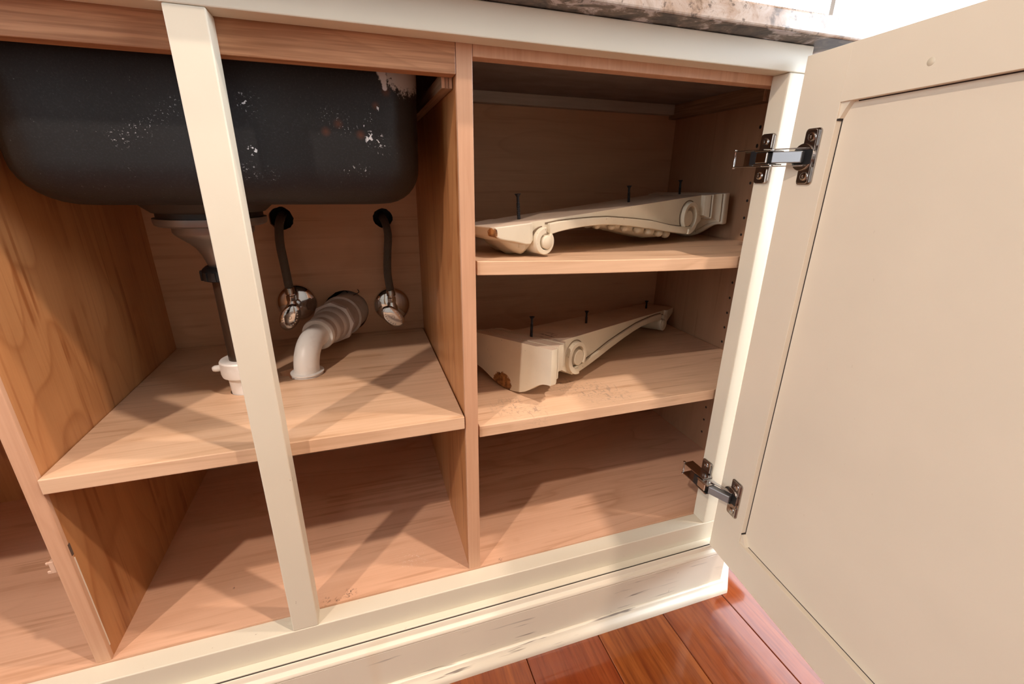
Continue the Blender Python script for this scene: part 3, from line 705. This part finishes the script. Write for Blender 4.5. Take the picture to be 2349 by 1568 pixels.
# ------------------------------------------------------------------ carved corbels
M_shade_glaze2 = NT('shadowed_glaze').out((.40, .33, .25), .6)  # glaze tone with the shade of the volute recess painted in
M_shade_glaze = NT('brown_shade_glaze').out((.16, .105, .06), .6)  # antique glaze and crevice shade painted as one brown
def interp(T, x):
    if x <= T[0][0]: return T[0][1]
    for (a, b), (c, d) in zip(T, T[1:]):
        if x <= c: return b+(d-b)*(x-a)/(c-a)
    return T[-1][1]
WT = [(0, .0578), (.06, .0578), (.457, .0455), (.48, .0420), (.54, .0320)]
FT = [(.05, .046), (.07, .0555), (.085, .0625), (.11, .0622), (.141, .0570), (.175, .0500), (.21, .0420), (.27, .0300), (.31, .0232), (.345, .0188), (.38, .0172), (.41, .0170), (.432, .0180), (.45, .0200), (.478, .0240)]
UT = [(.085, .0525), (.112, .0500), (.14, .0455), (.166, .0400), (.213, .0282), (.25, .0215), (.29, .0150), (.325, .0098), (.36, .0070), (.40, .0050), (.43, .0042), (.45, .0050)]
FOOT = [(.476, .0250), (.483, .0290), (.490, .0285), (.498, .0255), (.508, .0222), (.520, .0190), (.528, .0162), (.5345, .0122), (.5365, .0110)]
def loft(bm, secs):
    R = [[bm.verts.new(p) for p in s] for s in secs]; n = len(R[0])
    for A, B in zip(R, R[1:]):
        for k in range(n): bm.faces.new((A[k], A[(k+1) % n], B[(k+1) % n], B[k]))
    bm.faces.new(R[0][::-1]); bm.faces.new(R[-1])
def corbel(origin, yaw, tilt, roll, mat, backmat, label, hs, far=1.0):
    """local frame: x along the length from the cap end, y across, z = depth away from the flat back (turned down)"""
    C_ = tag(empty('carved_corbel', origin), label, 'corbel', 'carved corbels lying on the shelves')
    e = Vector((math.cos(yaw)*math.cos(tilt), math.sin(yaw)*math.cos(tilt), -math.sin(tilt)))
    n = Vector((math.sin(yaw), -math.cos(yaw), 0)); u = n.cross(e)
    if u.z < 0: u = -u
    n, u = math.cos(roll)*n+math.sin(roll)*u, math.cos(roll)*u-math.sin(roll)*n
    d = -u
    C_.matrix_world = Matrix(((e.x, n.x, d.x, origin[0]), (e.y, n.y, d.y, origin[1]), (e.z, n.z, d.z, origin[2]), (0, 0, 0, 1)))
    # core with recessed flanks, flat back
    bm = bmesh.new(); S_ = [.052+(.478-.052)*k/40 for k in range(41)]; secs = []
    for s in S_:
        w = interp(WT, s)-.0055; f = interp(FT, s)-.0015
        secs.append([(s, -w, 0), (s, w, 0), (s, w, f), (s, -w, f)])
    loft(bm, secs); body = link('body', bm, [mat, backmat], C_)
    for p in body.data.polygons:
        if all(abs(body.data.vertices[i].co.z) < 1e-5 for i in p.vertices): p.material_index = 1
    # raised band along the curved front edge
    bm = bmesh.new(); secs = []
    for k in range(45):
        s = .085+(.448-.085)*k/44; w = interp(WT, s); secs.append([(s, -w, interp(UT, s)), (s, w, interp(UT, s)), (s, w, interp(FT, s)), (s, -w, interp(FT, s))])
    loft(bm, secs); link('band', bm, mat, C_, bevel=.0012)
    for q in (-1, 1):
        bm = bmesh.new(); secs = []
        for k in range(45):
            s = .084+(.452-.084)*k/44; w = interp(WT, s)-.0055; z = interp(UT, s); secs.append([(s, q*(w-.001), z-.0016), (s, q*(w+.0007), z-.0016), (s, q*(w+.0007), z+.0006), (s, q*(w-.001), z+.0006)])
        loft(bm, secs); link('shade_glaze_line', bm, M_shade_glaze, C_)  # dark strip under the band edge: painted shade line plus glaze
    # volutes: spiral ribbons the full width
    def ribbon(name, c, r0, r1, a0, a1, ht0, ht1, wextra):
        bm = bmesh.new(); secs = []; m = 44
        for k in range(m+1):
            t = k/m; a = math.radians(a0+(a1-a0)*t); r = r0+(r1-r0)*t; ht = ht0+(ht1-ht0)*t; w = interp(WT, c[0])+wextra
            q = [(c[0]+(r+ht)*math.cos(a), c[1]+(r+ht)*math.sin(a)), (c[0]+(r-ht)*math.cos(a), c[1]+(r-ht)*math.sin(a))]
            secs.append([(q[0][0], -w, q[0][1]), (q[0][0], w, q[0][1]), (q[1][0], w, q[1][1]), (q[1][0], -w, q[1][1])])
        loft(bm, secs); return link(name, bm, mat, C_, bevel=.0010)
    ribbon('large_volute', (.1005, .0345), .0252, .0208, 80, 400, .0050, .0026, .0022)
    ribbon('shade_glaze_line', (.1005, .0345), .0310, .0244, 185, 405, .0009, .0007, -.0046).data.materials[0] = M_shade_glaze  # crevice shade round the volute, painted together with the glaze
    bm = bmesh.new(); w = interp(WT, .1)-.0049; lathe(bm, (.1010, -w, .0335), (0, 1, 0), [(.0240, 0), (.0240, 2*w)], 40); link('volute_core', bm, M_shade_glaze2, C_, smooth=True, autosm=50)
    bm = bmesh.new(); w = interp(WT, .1)+.0006; lathe(bm, (.1048, -w, .0362), (0, 1, 0), [(.0128, 0), (.0138, .0012), (.0138, 2*w-.0012), (.0128, 2*w)], 36); link('volute_button', bm, mat, C_, smooth=True, autosm=50)
    ribbon('shade_glaze_line', (.4585, .0275), .0196, .0196, 268, 330, .0007, .0007, -.0046).data.materials[0] = M_shade_glaze
    ribbon('small_volute', (.4585, .0275), .0148, .0130, 262, 580, .0042, .0026, .0024)
    bm = bmesh.new(); w = interp(WT, .457)-.0045; lathe(bm, (.4585, -w, .0275), (0, 1, 0), [(.0150, 0), (.0150, 2*w)], 36); link('volute_core', bm, M_shade_glaze2, C_, smooth=True, autosm=50)
    bm = bmesh.new(); w = interp(WT, .457)+.0042; lathe(bm, (.4560, -w, .0285), (0, 1, 0), [(.0078, 0), (.0092, .0014), (.0092, 2*w-.0014), (.0078, 2*w)], 32); link('volute_button', bm, mat, C_, smooth=True, autosm=50)
    # foot block with a bowed front
    bm = bmesh.new(); secs = []
    for s, f in FOOT:
        w = (interp(WT, s)+(.0025 if s > .482 else -.001))*(1 if s < .535 else .86); secs.append([(s, -w, 0), (s, w, 0), (s, w, f*.95), (s, w*.6, f), (s, 0, f*1.06), (s, -w*.6, f), (s, -w, f*.95)])
    loft(bm, secs); fb = link('foot_block', bm, [mat, backmat], C_, bevel=.0014)
    for p in fb.data.polygons:
        if all(abs(fb.data.vertices[i].co.z) < 1e-5 for i in p.vertices): p.material_index = 1
    # cap: serpentine slab, then mouldings stepping in to the body
    half = [(.0775, .0010), (.0775, .0545), (.0765, .0565), (.070, .0566), (.062, .0578), (.054, .0610), (.046, .0660), (.036, .0730), (.026, .0790), (.014, .0830), (0, .0845)]
    out = half+[(-a*far, b) for a, b in half[-2::-1]]
    def capring(s, k, kd): return [(s, a*k, max(.0, b*kd)) for a, b in out]
    def cap(name, L, bev=0, sm=True):
        bm = bmesh.new(); loft(bm, [[(x, y, 0 if abs(z) < .0011 else z) for x, y, z in capring(*q)] for q in L])
        o = link(name, bm, [mat, backmat], C_, smooth=sm, autosm=35, bevel=bev)
        for p in o.data.polygons:
            if all(abs(o.data.vertices[i].co.z) < 1e-5 for i in p.vertices): p.material_index = 1
        return o
    cap('cap_slab', [(0, .995, .995), (.0012, 1, 1), (.0130, 1, 1), (.0155, .985, .975), (.0165, .96, .94)])
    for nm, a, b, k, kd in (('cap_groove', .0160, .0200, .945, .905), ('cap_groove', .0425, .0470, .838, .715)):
        bm = bmesh.new(); loft(bm, [[(x, y, max(z, .0016)) for x, y, z in capring(q, k, kd)] for q in (a, b)]); link(nm, bm, M_shade_glaze, C_)  # almost flush ring, dark colour gives the groove its shade and glaze
    cap('cap_cove', [(.0194, .93, .86), (.0197, .955, .905), (.0225, .955, .900), (.0245, .925, .850), (.0290, .885, .790), (.0350, .865, .760), (.0400, .875, .755), (.0430, .875, .750)])
    cap('cap_fillet', [(.0464, .80, .66), (.0468, .845, .715), (.0520, .825, .690), (.0545, .800, .660), (.0580, .775, .630)])
    # acanthus leaf carved down the middle of the front
    bm = bmesh.new(); secs = []; HT = [(.115, .0), (.125, .006), (.15, .0130), (.18, .0165), (.22, .0150), (.27, .0105), (.32, .0055), (.37, .0015), (.385, 0)]
    LW = [(.115, .016), (.13, .030), (.17, .036), (.22, .034), (.28, .026), (.34, .016), (.385, .004)]
    for k in range(37):
        s = .115+.27*k/36; h = interp(HT, s); w = interp(LW, s)*(1+.10*math.sin(s*210)); f = interp(FT, s)-.001
        secs.append([(s, w*math.cos(t), f+h*(math.sin(t)**.7 if t not in (0, PI) else 0)*(.82 if 1.35 < t < 1.8 else 1)) for t in [PI*j/12 for j in range(13)]]+[(s, 0, f-.004)])
    loft(bm, secs)
    def lump(c, r, sc, rot=0):
        m = Matrix.Translation(c) @ Matrix.Rotation(rot, 4, 'Z') @ Matrix.Diagonal((*sc, 1)); bmesh.ops.create_icosphere(bm, subdivisions=2, radius=r, matrix=m)
    for k in range(7):
        s = .138+.030*k; w = interp(LW, s); f = interp(FT, s)
        for q in (-1, 1): lump((s, q*w, f+.003), .0105-.0006*k, (1.25, .85, .75), q*.5)
    link('acanthus_leaf', bm, mat, C_, smooth=True, autosm=55)
    bm = bmesh.new(); secs = []
    for k in range(25):
        u = k/24; s = .440+.074*u; h = .0193*math.sin(PI*min(1, u*1.0))**.7; w = (.016+.020*math.sin(PI*u)**.6)*(1+.06*math.sin(s*700)); f = interp(FT, s) if s < .478 else interp(FOOT, s)
        f -= .002
        secs.append([(s, w*math.cos(t), f+(h*math.sin(t)**.6 if t not in (0, PI) else 0)*(1-.16*abs(math.sin(t*4)))) for t in [PI*j/16 for j in range(17)]]+[(s, 0, f-.006)])
    loft(bm, secs)
    link('leaf_bud', bm, mat, C_, smooth=True, autosm=55)
    # mounting screws standing out of the back
    for s, hgt in hs:
        bm = bmesh.new(); L = []; z = .004
        prof = [(.0019, .004), (.0019, 0)]
        z = 0
        while z > -(hgt-.012): prof += [(.0019, z), (.0026, z-.0009), (.0019, z-.0018)]; z -= .0020
        prof += [(.0019, z), (.0019, -(hgt-.0045)), (.0028, -(hgt-.0025)), (.0047, -hgt), (.0030, -hgt), (.0016, -hgt+.0014), (0, -hgt+.0014)]
        lathe(bm, (s, 0, 0), (0, 0, 1), prof, 14); link('screw', bm, M_screwblack, C_, smooth=True, autosm=50)
    return C_
corbel((.3515, .1335, .4718), .5092, .0785, .0601, M_corbL, M_cbackL, 'cream carved corbel on the lower right shelf with its wide end towards the front', ((.0446, .034), (.2093, .024), (.4633, .018)), 1.34)
corbel((.7750, .2825, .6948), 3.5329, .0722, -.0136, M_corbU, M_cbackL, 'cream carved corbel on the upper right shelf with its narrow chipped end in front', ((.4633, .034), (.2093, .027), (.0446, .026)))
